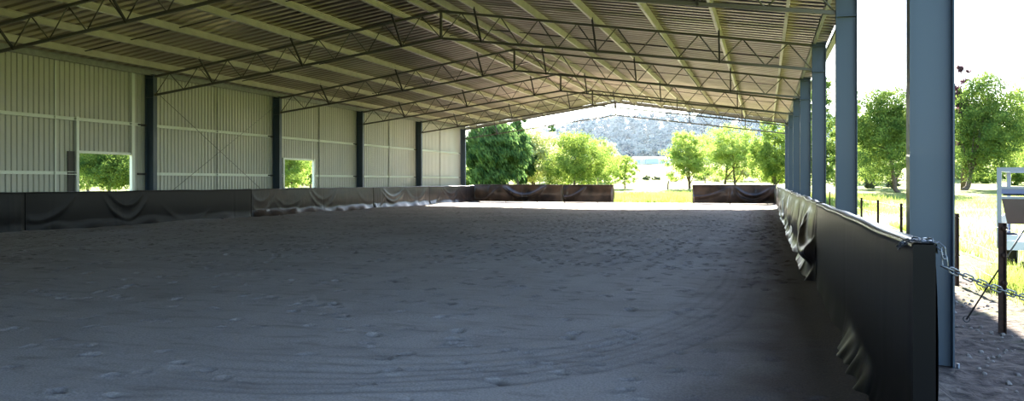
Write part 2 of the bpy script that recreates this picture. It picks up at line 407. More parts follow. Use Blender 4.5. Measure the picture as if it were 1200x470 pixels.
# ------------------------------------------------------------------ columns
def i_section(depth, fw, tf, tw):
    a, b = depth/2, fw/2
    return [(-a, -b), (-a+tf, -b), (-a+tf, -tw/2), (a-tf, -tw/2), (a-tf, -b), (a, -b), (a, b), (a-tf, b), (a-tf, tw/2), (-a+tf, tw/2), (-a+tf, b), (-a, b)]
def make_column(stiff_z, plate=True):
    c = empty('steel_column')
    q = MB(); pr = i_section(.36, .19, .014, .012)
    q.prism(pr, lambda p: (p[0], p[1], -.15), lambda p: (p[0], p[1], EAVE)); q.build('shaft', M['paint'], c)
    for z in (stiff_z, EAVE-.10):
        for s in (-1, 1):
            k = MB(); k.box(-.166, .166, min(s*.006, s*.092), max(s*.006, s*.092), z, z+.012); k.build('stiffener', M['paint'], c)
    k = MB(); k.box(-.19, .19, -.11, .11, EAVE, EAVE+.02); k.build('cap_plate', M['paint'], c)
    k = MB(); k.box(-.24, .24, -.16, .16, -.17, -.13); k.build('base_plate', M['paint'], c)
    for sx_ in (-.205, .205):
        for sy_ in (-.1, .1):
            k = MB(); k.tube([(sx_, sy_, -.14), (sx_, sy_, -.06)], .013, 6); k.build('anchor_bolt', M['chain'], c)
    return c
BCH = 4.585                                # underside of the bottom chord at the columns
proto = make_column(BCH-.05)
for side, xc in (('right', XR+.18), ('left', XL-.18)):
    for i, y in enumerate(FY):
        o = proto if (side == 'right' and i == 0) else copy_tree(proto)
        o.location = (xc, y, 0)
        if side == 'right':
            lab = 'slate blue steel column, %s of the open right-hand row behind the black kickboard' % ORD[i]
            if i == 0: lab = 'wide slate blue steel column nearest the camera, beside the chained end of the kickboard'
        else:
            lab = 'dark steel column against the pale corrugated left wall, %s of the left row' % ORD[i]
        tag(o, lab, 'column', 'steel columns along the two sides of the arena')

# ------------------------------------------------------------------ roof trusses
CH = .072
RB = 6.03
def bch(x): return BCH+(RB-BCH)*(1-abs(x-XM)/((XR-XL)/2))
FLY = [1.75*k for k in (.83, 2.86, 4.92)]
PURX_R = [.52, -1.22, -2.98, -4.78, -6.60, -8.42]         # purlin positions, right slope
PURX = sorted([2*XM-x for x in PURX_R]+PURX_R)
FLYX = [-1.22, -4.78, -8.42]; FLYX = FLYX+[2*XM-x for x in FLYX]
def make_truss():
    t = empty('roof_truss')
    for s, xe in ((-1, XL), (1, XR)):
        q = MB(); q.bar((xe, 0, EAVE-CH/2-.012), (XM, 0, chord_top(XM)-CH/2-.012), CH, CH); q.build('top_chord', M['chord'], t)
        q = MB(); q.bar((xe, 0, BCH+CH/2), (XM, 0, RB+CH/2), CH, CH); q.build('bottom_chord', M['chord'], t)
    q = MB(); q.bar((XM, 0, RB), (XM, 0, chord_top(XM)-.02), .07, .07); q.build('king_post', M['chord'], t)
    for s in (-1, 1):
        f1, f2, f3 = [XM+s*abs(x-XM) for x in (-8.42, -4.78, -1.22)]
        xe = XL if s < 0 else XR
        nodes = [XM, f1]+[f1+(f2-f1)*k/3 for k in (1, 2, 3)]+[f2+(f3-f2)*k/3 for k in (1, 2, 3)]+[f3+(xe-f3)*k/2 for k in (1, 2)]
        for a, b in zip(nodes[:-1], nodes[1:]):
            m_ = (a+b)/2
            for e in (a, b):
                q = MB(); q.tube([(e, 0, bch(e)+CH/2), (m_, 0, chord_top(m_)-CH/2-.012)], .017, 6); q.build('web', M['chord'], t)
        for fx in (f1, f2, f3):
            q = MB(); q.bar((fx, -.75, chord_top(fx)+.05), (fx-s*.02, 0, bch(fx)+.01), .05, .05); q.build('fly_brace', M['galv_dark'], t)
    for s, xe in ((1, XL), (-1, XR)):
        q = MB(); q.box(xe-.01 if s > 0 else xe-.0, xe+.0 if s > 0 else xe+.01, -.07, .07, BCH-.04, BCH+CH+.06); q.build('end_plate', M['chord'], t)
    return t
proto = make_truss()
tl = ['', 'steel web truss crossing the upper left corner, nearest in view', 'steel web truss whose left end meets the first dark column in view',
      'steel web truss spanning the middle of the roof, third nearest in view', 'steel web truss, fourth nearest in view, below the sheeting',
      'thin steel web truss, last but one before the open far end', 'pale sunlit truss across the open far end of the roof']
first = True
for i, y in enumerate(FY):
    if i == 0: continue
    o = proto if first else copy_tree(proto); first = False
    o.location = (0, y, 0); tag(o, tl[i], 'roof truss', 'steel trusses under the roof')

# ------------------------------------------------------------------ purlins, eave beams, bridging
def zed(name, x, m=M['purlin'], h=.20, fw=.075, face=1):
    """C-section purlin along Y; bottom flange turned to 'face' side"""
    o = empty(name, (x, YA+.05, chord_top(x)))
    sl_ = SLOPE*(1 if x < XM else -1); L_ = YB-YA-.1
    t = .004
    pr = [(0, 0), (face*fw, 0), (face*fw, .018), (face*(fw-t), .018), (face*(fw-t), t), (face*t, t), (face*t, h-t), (face*(fw-t), h-t), (face*(fw-t), h-.018), (face*fw, h-.018), (face*fw, h), (0, h)]
    fn = lambda p: (p[0]-sl_*p[1], p[1]+sl_*p[0])
    q = MB(); q.prism(pr, lambda p: (fn(p)[0], 0, fn(p)[1]), lambda p: (fn(p)[0], L_, fn(p)[1]))
    b = q.build(name, m); b.location = o.location; bpy.data.objects.remove(o)
    return b
PN = ['eave', 'second', 'third', 'fourth', 'fifth', 'sixth']
for x in PURX:
    left = x < XM
    k = sorted(PURX, key=lambda a: abs(a-(XL if left else XR))).index(x)
    o = zed('purlin', x, face=1 if left else -1)
    tag(o, 'long galvanised purlin under the %s roof slope, %s up from the %s' % ('left' if left else 'right', ['first', 'second', 'third', 'fourth', 'fifth', 'sixth'][k], 'left wall' if left else 'open right side'), 'purlin', 'purlins under the roof sheeting')
for x, s in ((XM-.42, 'left'), (XM+.34, 'right')):
    o = zed('purlin', x, face=1 if s == 'left' else -1)
    tag(o, 'galvanised purlin running just %s of the roof ridge' % s, 'purlin', 'purlins under the roof sheeting')
for x, s in ((XL-.16, 'left'), (XR+.10, 'right')):
    o = zed('eave_beam', x, M['galv'], face=1 if s == 'left' else -1)
    tag(o, 'galvanised eave beam along the tops of the %s columns' % s, 'beam')
gut = MB(); gz = chord_top(XR+.45)+.03
gut.prism([(0, 0), (.13, 0), (.13, .13), (.12, .13), (.12, .01), (.01, .01), (.01, .13), (0, .13)], lambda p: (XR+.46+p[0], YA, gz+p[1]-.02), lambda p: (XR+.46+p[0], YB, gz+p[1]-.02))
tag(gut.build('gutter', M['galv']), 'galvanised gutter along the right-hand roof edge', 'gutter')
for i in range(NB):
    y = (FY[i]+FY[i+1])/2
    q = MB(); allx = sorted(PURX+[XM-.42, XM+.34])
    for xa, xb in zip(allx[:-1], allx[1:]):
        xa += .10 if xa < XM else .03; xb -= .03 if xb < XM+.1 else .10
        q.bar((xa, y, chord_top(xa)+.10), (xb, y, chord_top(xb)+.10), .04, .025)
    tag(q.build('purlin_bridging', M['galv_dark']), 'thin bridging strip between the purlins, %s bay of the roof' % ['nearest', 'second', 'third', 'fourth', 'fifth', 'farthest'][i], 'bridging', 'bridging strips under the roof')
for (ya, s) in ((YB+.03, 'far'),):
    q = MB()
    for xe in (XL-.55, XR+.45): q.bar((xe, ya, chord_top(xe)+.08), (XM, ya, chord_top(XM)+.08), .03, .24)
    tag(q.build('barge_board', M['galv']), 'pale barge board edging the open far gable', 'barge board')

# ------------------------------------------------------------------ girts, mid-bay bridging and bracing on the left wall
for i in range(NB):
    y0, y1 = FY[i]+.11, FY[i+1]-.42
    nth = ['nearest', 'second', 'third', 'fourth', 'fifth', 'farthest'][i]
    for z, lvl in ((1.80, 'lower'), (3.54, 'upper')):
        segs = [(y0, y1)]
        if lvl == 'lower':
            for h in holes:
                if y0 < (h[0]+h[1])/2 < y1: segs = [s_ for s_ in ((y0, h[0]-.09), (h[1]+.11, y1)) if s_[1]-s_[0] > .3]
        r = empty('wall_girt', (WX, y0, z))
        for a, b in segs:
            q = MB(); q.prism([(.0, -.05), (.14, -.05), (.14, -.03), (.135, -.045), (.005, -.045), (.005, .045), (.135, .045), (.14, .03), (.14, .05), (0, .05)],
                              lambda p: (p[0]+.002, a-y0, p[1]), lambda p: (p[0]+.002, b-y0, p[1])); q.build('rail', M['girt'], r)
        q = MB(); q.box(.03, .10, max(b, y1-.05)-y0, FY[i+1]-.09-y0, -.045, .03); q.build('cleat', M['galv_dark'], r)
        tag(r, 'pale %s girt rail on the left wall, %s bay from the camera' % (lvl, nth), 'girt', 'girt rails on the corrugated wall')
    q = MB(); ym = (FY[i]+FY[i+1])/2; q.box(WX+.01, WX+.05, ym-.02, ym+.02, .1, WTOP-.12)
    tag(q.build('wall_bridging', M['girt'] if i == 1 else M['galv']), 'thin vertical strut up the middle of the %s wall bay' % nth, 'strut', 'vertical struts on the left wall')
q = MB(); a, b = FY[2]+.1, FY[3]-.1
q.tube([(WX+.16, a, 4.9), (WX+.16, b, .6)], .008, 6); 
tag(q.build('brace_rod', M['galv_dark']), 'thin bracing rod sloping down away from the camera on the left wall', 'bracing rod')
q = MB(); q.tube([(WX+.175, a, .6), (WX+.175, b, 4.9)], .008, 6)
tag(q.build('brace_rod', M['galv_dark']), 'thin bracing rod rising away from the camera on the left wall', 'bracing rod')

# ------------------------------------------------------------------ kickboards wrapped in black rubber sheet
KH = 1.19
def kickboard(p0, p1, inward, label, seed, folds=1.0, crinkle=None, thick=.10, m=None, gap=.02, hem=.06, swag=True, flare=.10, top_sag=.012, h=KH, group='black rubber covered kickboards round the arena'):
    """p0->p1 along the inner face at ground level; inward = unit vector into the arena"""
    m = m or M['rubber_sandlit']
    r = random.Random(seed); p0 = Vector((*p0, 0)); p1 = Vector((*p1, 0)); Ld = (p1-p0).length; t = (p1-p0)/Ld; n = Vector((*inward, 0)).normalized()
    root = empty('kickboard', p0)
    nu = max(24, int(Ld*26)); nv = 44
    u = np.linspace(0, Ld, nu); v = np.linspace(0, 1, nv)
    U, V = np.meshgrid(u, v, indexing='ij')
    D = np.zeros_like(U)
    if swag:
        k = 0; x = r.uniform(.2, .7)
        while x < Ld:
            w = r.uniform(.9, 1.8); depth = r.uniform(.35, .8); amp = r.uniform(.012, .05)*folds
            for j in range(r.choice((1, 2, 2))):
                base = r.uniform(.02, .35)+j*.3
                cv = base+depth*((U-x)/w)**2
                D += amp*(1-.22*j)*np.exp(-((V-cv)/.085)**2)*np.exp(-((U-x)/(w*.9))**4)
            x += w*r.uniform(1.6, 4.0)
    for j in range(int(Ld*.9)):       # vertical creases below the fixings
        x = r.uniform(0, Ld); wd = r.uniform(.03, .12); a_ = r.uniform(-.018, .022)*folds
        D += a_*np.exp(-((U-x-.15*(1-V)*r.uniform(-1, 1))/wd)**2)*(.3+.7*(1-V))
    bel = sum(np.sin(U*r.uniform(.5, 2.5)+r.uniform(0, 6)) for _ in range(3))/3
    D += folds*.03*(1+bel)*np.sin(np.pi*np.clip(V, 0, 1))**1.2
    D *= np.clip((1-V)/.12, 0, 1)**.7
    hemw = sum(np.sin(U*k_+r.uniform(0, 6)) for k_ in (.8, 1.7, 2.9, 4.7))/4
    D += flare*(1+.5*hemw)*np.clip((.28-V)/.28, 0, 1)**1.6
    zb = gap+hem*np.clip(hemw, -.3, 1)*(1)
    D *= np.clip(np.minimum(U, Ld-U)/.12, .15, 1)
    if crinkle:
        w = np.exp(-((U-crinkle[0])/crinkle[1])**4)*np.clip((.20-V)/.2, 0, 1)
        D += w*(.05+.035*np.sin(U*9+2*np.sin(U*3.1))+.016*np.sin(U*23+V*14))
    sag = top_sag*sum(np.sin(u*k_+r.uniform(0, 6)) for k_ in (.55, 1.3, 2.9))/2
    top = h+sag
    rows = []
    Z = zb+(top[:, None]-zb)*V
    P = np.array(n)[None, None, :]*(D[..., None])+np.array(t)[None, None, :]*U[..., None]; P[..., 2] = Z
    # over the top
    def strip(off, z): 
        q = -np.array(n)[None, :]*(np.zeros(len(u))+off)[:, None]+np.array(t)[None, :]*u[:, None]; q[:, 2] = z; return q[:, None, :]
    outer = []
    ub = .03*(1+np.sin(u*2.1+seed))*folds
    parts = [P, strip(-.004, top+.008), strip(.012, top+.020), strip(thick-.012, top+.020), strip(thick+.004, top+.008), strip(thick+.004, top-.05)]
    for z_ in (.8, .6, .4, .2, .03): 
        parts.append(strip(thick+ub*math.sin(math.pi*z_)*1.3+.004, (top*z_)))
    G = np.concatenate(parts, 1); a, b = G.shape[:2]
    idx = np.arange(a*b).reshape(a, b)
    F = np.stack([idx[:-1, :-1], idx[1:, :-1], idx[1:, 1:], idx[:-1, 1:]], -1).reshape(-1, 4)
    if Vector(t).cross(n).z < 0: F = F[:, ::-1]
    sh = np_mesh('rubber_sheet', G.reshape(-1, 3), F, m, root, smooth=True)
    cp = np.concatenate([strip(-.010, top+.006), strip(-.008, top+.018), strip(0, top+.026), strip(thick, top+.026), strip(thick+.012, top+.018), strip(thick+.016, top-.03)], 1)
    cp = cp[::2]; a2 = len(cp); i2 = np.arange(a2*6).reshape(a2, 6)
    np_mesh('capping_strip', cp.reshape(-1, 3), np.stack([i2[:-1, :-1], i2[1:, :-1], i2[1:, 1:], i2[:-1, 1:]], -1).reshape(-1, 4), M['strip'], root)
    for e in (0, 1):                      # folded ends
        q = MB(); y = 0.0 if e == 0 else Ld
        a_ = t*(y-.006 if e == 0 else y+.006)
        c = [a_+n*.004, a_-n*(thick+.004)]
        q.bar(c[0]+Vector((0, 0, (h-.1)/2+.02))*0+Vector((0, 0, .03))-n*thick/2*0-n*(thick/2+.004)+Vector((0, 0, 0)), Vector((c[0].x, c[0].y, 0))-n*(thick/2+.004)+Vector((0, 0, h+.018+sag[0 if e == 0 else -1])), .012, thick+.006, up=n)
        q.build('end_flap', m, root)
    for k in range(int(Ld/2.4)+1):        # posts inside the wrap
        y = min(Ld-.08, .08+k*2.4); c = t*y-n*thick/2
        q = MB(); q.bar(c+Vector((0, 0, -.15)), c+Vector((0, 0, h-.03)), .06, .06); q.build('post', M['timber'], root)
    q = MB(); q.bar(t*.03-n*thick/2+Vector((0, 0, h-.03)), t*(Ld-.03)-n*thick/2+Vector((0, 0, h-.03)), thick-.02, .04); q.build('top_rail', M['timber'], root)
    tag(root, label, 'kickboard', group)
    return root
XK = .735
yr = [4.62, 12.85, 25.4, 38.0, 47.0, 56.05]
rl = ['long smooth black kickboard panel in the right foreground, chained at its end', 'crumpled shiny black kickboard panel, second along the right side',
      'rumpled black kickboard panel, third along the right side', 'black kickboard panel, fourth along the right side', 'black kickboard panel in the far right corner']
for i in range(5):
    kickboard((XK, yr[i]), (XK, yr[i+1]-.05), (-1, 0), rl[i], 40+i, folds=(.22, 2.6, 2.2, 1.6, 1.2)[i], m=M['rubber'] if i == 0 else M['rubber_sandlit'], swag=i > 0, crinkle=(2.2, 1.0) if i == 0 else None, flare=(.05, .16, .12, .08, .05)[i], top_sag=(.007, .02, .02, .02, .02)[i], hem=(.05, .16, .1, .05, .05)[i])
XKL = -20.5
yl = [7.3, 18.1, 28.9, 39.9, 47.6, 56.05]
ll = ['dark kickboard panel at the left edge of the view', 'long dark kickboard panel below the nearer wall opening', 'black kickboard panel below the second wall opening, with a rucked lower hem',
      'brown-tinged black kickboard panel with a wide sagging fold', 'black kickboard panel running into the far left corner']
for i in range(5):
    kickboard((XKL, yl[i]), (XKL, yl[i+1]-.05), (1, 0), ll[i], 60+i, folds=(.7, .35, .5, .6, .4)[i], m=M['rubber'] if i < 2 else M['rubber_sandlit'], flare=(.06, .05, .14, .14, .1)[i])
YE = 56.2
for a, b, lab, sd_ in ((-20.62, -13.85, 'draped black kickboard across the far end, left of the join', 81), (-13.8, -10.2, 'draped black kickboard at the far end, just left of the open gateway', 82),
                   (-4.73, .70, 'draped black kickboard at the far end, right of the open gateway', 83)):
    kickboard((a, YE), (b, YE), (0, -1), lab, sd_, folds=6.5, m=M['rubber_sandlit_far'], flare=.05, gap=.07, hem=.02, top_sag=.004, h=1.27)

# ------------------------------------------------------------------ chain on the end of the near kickboard
def chain_link(name='link'):
    q = MB(); pts = []; R_, hl = .0145, .017
    for k in range(16):
        a = 2*math.pi*k/16; x = R_*math.cos(a); y = R_*math.sin(a)+(hl if math.sin(a) > 0 else -hl)
        pts.append((0, y, x))
    n = len(pts); vs = []
    for i in range(n):
        p = Vector(pts[i]); t = (Vector(pts[(i+1) % n])-Vector(pts[i-1])).normalized(); w = Vector((1, 0, 0)); u = t.cross(w)
        for k in range(6):
            a = 2*math.pi*k/6; vs.append(p+.0042*(math.cos(a)*u+math.sin(a)*w))
    fs = [(i*6+k, i*6+(k+1) % 6, ((i+1) % n)*6+(k+1) % 6, ((i+1) % n)*6+k) for i in range(n) for k in range(6)]
    q.add(vs, fs, True); return q
def poly_sample(pts, step):
    pts = [Vector(p) for p in pts]; out = []; seg = 0; carry = 0
    acc = 0; res = []
    for a, b in zip(pts[:-1], pts[1:]):
        L_ = (b-a).length; t = (b-a)/L_; s = carry
        while s < L_: res.append((a+t*s, t)); s += step
        carry = s-L_
    return res
cz = KH+.035
cd = at(1200, 4.75)
path = [(XK-.022, 4.95, cz-.05), (XK-.022, 4.82, cz-.02), (XK+.015, 4.74, cz+.004), (XK+.05, 4.66, cz+.004), (XK+.085, 4.72, cz+.004), (XK+.10, 4.64, cz+.002), (XK+.135, 4.60, cz-.03), (XK+.145, 4.59, 1.10)]
e0 = Vector((XK+.145, 4.59, 1.10)); e1 = Vector((2.55, 5.35, .90))
for k in range(1, 25):
    s = k/24; p = e0.lerp(e1, s); p.z -= .17*4*s*(1-s)*.9; path.append(tuple(p))
chain = empty('chain', path[0]); me = chain_link().build('link', M['chain'], chain).data
l0 = bpy.data.objects['link']; smp = poly_sample(path, .042)
for k, (p, t) in enumerate(smp):
    o = l0 if k == 0 else l0.copy()
    if k: C.objects.link(o); o.parent = chain
    qt = t.to_track_quat('Y', 'Z'); o.rotation_mode = 'QUATERNION'
    o.rotation_quaternion = qt @ Matrix.Rotation(math.pi/2 if k % 2 else 0, 3, 'Y').to_quaternion()
    o.location = p-Vector(path[0])
tag(chain, 'steel chain draped from the end of the near right kickboard', 'chain')
pl = [(XK+.05+.045*math.cos(a)*1.0, 4.50+.05*math.sin(a), cz+.006) for a in np.linspace(0, 5.2, 9)]
q = MB(); q.tube([(e1.x+.05, e1.y, -.2), (e1.x+.05, e1.y, 1.25)], .04, 12)
tag(q.build('gate_post', M['galv']), 'galvanised gate post that holds the free end of the chain', 'post')

# ------------------------------------------------------------------ star-picket fence on the right
def picket(x, y, h, label, lean=0, wires=True, thick=1.0):
    z = float(ground_z(np.array(x), np.array(y)))-.09
    o = empty('fence_post', (x, y, z)); o.rotation_euler = (0, lean, .4)
    q = MB(); r_ = .028*thick
    for k in range(3):
        a = 2*math.pi*k/3+.4; q.bar((r_*math.cos(a)/2, r_*math.sin(a)/2, -.25), (r_*math.cos(a)/2, r_*math.sin(a)/2, h), .009, r_*1.15, up=(math.cos(a), math.sin(a), 0))
    q.build('picket', M['post'], o)
    for zz in (h-.06, h-.35, h-.65):
        k = MB(); k.tube([(.0, -.03, zz), (0, .03, zz)], .016*thick, 8); k.build('insulator', M['post'], o)
    tag(o, label, 'fence post', 'star pickets of the fence along the right side'); return o
pk = [(2.46, 9.9, 1.18, 'thick rusty star picket in front of the trailer', 1.7), (2.85, 14.0, 1.13, 'dark star picket just right of the nearest steel column', 1.2), (3.0, 20.4, 1.12, 'star picket left of the nearest steel column', 1.2),
      (2.95, 24.0, 1.12, 'middle star picket of three seen between the two nearest columns', 1.2), (2.85, 27.0, 1.12, 'star picket just right of the second steel column', 1.2), (3.0, 34, 1.1, 'star picket hidden mostly by the second column', 1.2), (3.0, 42, 1.12, 'small far star picket seen between second and third columns', 1.2)]
for x, y, h, lab, th in pk[:5]+pk[6:]: picket(x, y, h, lab, 0, True, th)
fz = lambda x, y: float(ground_z(np.array(x), np.array(y)))-.09
fp = [(2.2, 5.6, 1.1)]+[(a[0], a[1], a[2]) for a in pk]
for dz, nm in ((-.06, 'top'), (-.35, 'middle'), (-.65, 'bottom')):
    q = MB(); pts = []
    for a, b in zip(fp[:-1], fp[1:]):
        for k in range(5):
            s = k/5; pts.append((a[0]+(b[0]-a[0])*s, a[1]+(b[1]-a[1])*s, (fz(a[0], a[1])+a[2])*(1-s)+(fz(b[0], b[1])+b[2])*s+dz-.05*s*(1-s)))
    q.tube(pts, .002, 5); tag(q.build('fence_wire', M['wire']), '%s wire strung along the star picket fence' % nm, 'wire', 'wires of the picket fence')
# diagonal stay
g = at(1133, 9.3); z0 = fz(*g)
tp = at(1205, 8.6)
q = MB(); q.tube([(g[0], g[1], z0+.04), (tp[0], tp[1], zpx(262, 8.6))], .009, 8)
tp2 = [(g[0]+.035*math.cos(a), g[1]+.01, z0+.04+.035*math.sin(a)) for a in np.linspace(0, 6.283, 13)]
q.tube(tp2, .007, 6, cap=False)
tag(q.build('stay_rod', M['wire']), 'thin diagonal stay rod anchored in the dirt by the fence', 'stay')

# ------------------------------------------------------------------ trailer at the right edge
TD = 14.0
tx, ty = at(1171, TD); tz = float(ground_z(np.array(tx), np.array(ty)))-.05
tr = empty('trailer', (tx, ty, tz), YAW-.60)
ztop = zpx(199, TD)-tz
def tb(name, x0, x1, y0, y1, z0, z1, m, parent=tr):
    q = MB(); q.box(x0, x1, y0, y1, z0, z1); return q.build(name, m, parent)
W_, Ln = 1.75, 3.0
for x in (0, W_):
    for y in (0, Ln): tb('corner_post', x-.035, x+.035, y-.035, y+.035, .42, ztop, M['alu'])
for y in (0, Ln): tb('top_rail', -.035, W_+.035, y-.04, y+.04, ztop-.03, ztop+.04, M['alu'])
for x in (0, W_): tb('top_rail', x-.035, x+.035, 0, Ln, ztop-.03, ztop+.04, M['alu'])
zm = zpx(220, TD)-tz; zm2 = zpx(229, TD)-tz; zl = zpx(262, TD)-tz
tb('mid_rail', .035, W_-.035, -.02, .03, zm-.02, zm+.02, M['alu'])
tb('upper_panel', .035, W_-.035, -.005, .02, zm2+.03, zm-.02, M['trail_blue'])
tb('latch_bar', .06, W_-.06, -.05, -.02, zm2, zm2+.03, M['tyre'])
tb('lower_rail', .035, W_-.035, -.03, .03, zm2-.06, zm2-.02, M['alu'])
q = MB()
q.add([(.035, -.01, zm2-.06), (W_-.035, -.01, zm2-.06), (W_-.035, -.01, zl), (.12, -.01, zl), (.035, .02, zm2-.06), (W_-.035, .02, zm2-.06), (W_-.035, .02, zl), (.12, .02, zl)],
      [(0, 3, 2, 1), (4, 5, 6, 7), (0, 1, 5, 4), (1, 2, 6, 5), (2, 3, 7, 6), (3, 0, 4, 7)])
q.build('tailgate', M['trail_brown'], tr)
for k in range(5): 
    x = .25+k*.3; qq = MB(); qq.bar((x, -.025, zm2-.1), (x+.22, -.025, zl+.05), .03, .02); qq.build('brace', M['trail_brown'], tr)
tb('bed', -.03, W_+.03, .0, Ln, .42, .52, M['alu'])
for x in (-.02, W_): tb('side_panel', x, x+.02, .04, Ln-.04, .52, .95, M['trail_blue'])
for x in (.12, W_-.30):
    q = MB(); q.tube([(x-.09, 1.4, .31), (x+.09, 1.4, .31)], .31, 24); w = q.build('wheel', M['tyre'], tr)
    q = MB(); q.tube([(x-.10, 1.4, .31), (x+.10, 1.4, .31)], .17, 16); q.build('hub', M['white'], w)
tb('bumper', 0, W_, -.10, -.03, .40, .55, M['white'])
for x in (.18, W_-.18): tb('tail_lamp', x-.09, x+.09, -.13, -.10, .58, .66, M['white'])
tag(tr, 'silver framed trailer with a brown tailgate at the right edge', 'trailer')

# ------------------------------------------------------------------ vegetation
def leaves(centres, radii, n, size, seed, drape=0, hang=None):
    """scatter small quads in clumps on and inside ellipsoids"""
    r = np.random.default_rng(seed)
    centres = np.asarray(centres, float); radii = np.asarray(radii, float)
    w = radii.prod(1)**(2/3); w /= w.sum()
    nc = max(12, n//70); b = r.choice(len(centres), nc, p=w)
    d = r.normal(size=(nc, 3)); d /= np.linalg.norm(d, axis=1)[:, None]
    cc = centres[b]+radii[b]*d*(r.uniform(.45, 1.0, nc)**.6)[:, None]
    k = r.integers(0, nc, n); cs = radii[b][k].mean(1)*.17
    p = cc[k]+r.normal(size=(n, 3))*cs[:, None]*np.array([1, 1, .75])
    nrm = r.normal(size=(n, 3)); nrm /= np.linalg.norm(nrm, axis=1)[:, None]
    a = np.cross(nrm, r.normal(size=(n, 3))); a /= np.linalg.norm(a, axis=1)[:, None]
    if hang is not None:
        a = np.tile(np.array(hang), (n, 1))+r.normal(size=(n, 3))*.25; a /= np.linalg.norm(a, axis=1)[:, None]
        nrm = np.cross(a, r.normal(size=(n, 3))); nrm /= np.linalg.norm(nrm, axis=1)[:, None]
    c = np.cross(nrm, a); s = size*r.uniform(.6, 1.4, n)[:, None]
    el = 1.0 if hang is None else 2.6
    q = np.stack([p-a*s*el/2, p+c*s*.32, p+a*s*el/2, p-c*s*.32], 1)
    return q.reshape(-1, 3), np.arange(4*n).reshape(n, 4)
def tree(px, d, ytop, wpx, label, m, seed, trunk_px=None, ybot=None, n=9000, size=.2, cat='tree', name='broadleaf_tree', multi=1, group='trees standing beyond the arena', conifer=False, hang=None):
    x, y = at(px, d); g_ = float(ground_z(np.array(x), np.array(y)))
    r = random.Random(seed)
    H_ = zpx(ytop-4, d)-g_; R_ = wpx*1.22/FPX*d/2; n = int(n*1.7); size *= .82
    zb = (zpx(ybot, d)-g_) if ybot else H_*.28
    zb = max(zb-.30*(H_-zb), .2)
    o = empty(name, (x, y, g_))
    off = 0 if trunk_px is None else (trunk_px-px)/FPX*d
    bx, by = off*CY, off*SY
    cen = []; rad = []
    if conifer:
        for k in range(9):
            f = k/8; z = zb+(H_-zb)*f; rr_ = R_*(1-f)**.75*.9+.25
            cen.append((r.uniform(-.1, .1), r.uniform(-.1, .1), z)); rad.append((rr_, rr_, (H_-zb)*.10))
    else:
        hc = (zb+H_)/2; hr_ = (H_-zb)/2
        nb = 30
        for k in range(nb):
            th = r.uniform(0, 6.283); ph = math.acos(r.uniform(-.9, 1)); q_ = r.uniform(.30, .74)
            c = (R_*q_*math.sin(ph)*math.cos(th), R_*q_*math.sin(ph)*math.sin(th), hc+hr_*q_*.95*math.cos(ph))
            s = r.uniform(.32, .48); cen.append(c); rad.append((R_*s, R_*s, hr_*s*.8))
        cen.append((0, 0, hc)); rad.append((R_*.5, R_*.5, hr_*.5))
        for k in range(4):
            cen.append((r.uniform(-.25, .25)*R_, r.uniform(-.25, .25)*R_, hc+hr_*r.uniform(.58, .74))); rad.append((R_*.38, R_*.38, hr_*.3))
        for k in range(5):
            cen.append((r.uniform(-.6, .6)*R_, r.uniform(-.6, .6)*R_, hc-hr_*r.uniform(.45, .7))); rad.append((R_*.38, R_*.38, hr_*.28))
    v, f = leaves(cen, rad, n, size, seed, hang=hang)
    v[:, 2] = np.maximum(v[:, 2], .12)
    np_mesh('foliage', v, f, m, o)
    q = MB()
    for k in range(multi):
        sx_ = (k-(multi-1)/2)*.25*R_
        tr_ = max(.07, H_*.022)
        base = Vector((bx+sx_, by, -.15)); mid = Vector((bx*.8+sx_, by*.8, zb+.1)); top = Vector((0, 0, H_*.82))
        q.tube([base, base.lerp(mid, .5)+Vector((.04, 0, 0)), mid, mid.lerp(top, .5), top], [tr_*1.25, tr_, tr_*.9, tr_*.5, tr_*.15], 8)
        if not conifer:
            for j in range(6):
                c = Vector(cen[(j*3+k) % len(cen)]); s_ = mid.lerp(top, r.uniform(0, .5))
                q.tube([s_, s_.lerp(c, .5)+Vector((0, 0, -.15)), c], [tr_*.45, tr_*.3, tr_*.1], 6)
    q.build('trunk', M['bark'], o)
    tag(o, label, cat, group); return o
tree(578, 74, 142, 66, 'dark drooping conifer beyond the far left corner', L['dark'], 1, ybot=216, n=26000, size=.20, name='conifer_tree', hang=(.45, 0, -.9))
tree(607, 84, 141, 30, 'darker conifer half behind the drooping conifer', L['dark'], 21, ybot=214, n=9000, size=.2, name='conifer_tree', hang=(.45, 0, -.9))
tree(626, 86, 152, 70, 'pale feathery tree between the dark conifer and the round tree', L['pale'], 2, ybot=214, n=13000, size=.24)
tree(646, 112, 146, 14, 'thin dark conifer tip poking above the pale trees', L['dark'], 3, ybot=205, n=3500, size=.22, name='conifer_tree', conifer=True)
tree(676, 80, 158, 82, 'round green tree above the left part of the far kickboard', L['mid'], 4, ybot=211, n=20000, size=.17, trunk_px=672)
tree(709, 112, 166, 36, 'washed-out pale tree just behind the round green tree', L['pale'], 5, ybot=212, n=5000, size=.26)
tree(732, 88, 184, 34, 'small lime green tree left of the open gateway', L['lime'], 6, ybot=213, n=5000, size=.15, trunk_px=732)
tree(807, 86, 153, 52, 'upright lime tree just left of the right far kickboard', L['lime'], 7, ybot=212, n=13000, size=.17, trunk_px=808)
tree(857, 92, 148, 74, 'spreading lime tree with forked trunks above the right far kickboard', L['lime'], 8, ybot=207, n=17000, size=.18, multi=2, trunk_px=855)
tree(908, 76, 143, 62, 'mid green tree next to the far right columns', L['mid'], 9, ybot=214, n=14000, size=.19)
tree(957, 62, 92, 60, 'green tree seen in the slots between the right columns', L['deep'], 10, ybot=200, n=14000, size=.19)
tree(1034, 72, 100, 92, 'tall green tree between the two nearest steel columns', L['deep'], 11, ybot=208, n=26000, size=.20, trunk_px=1053)
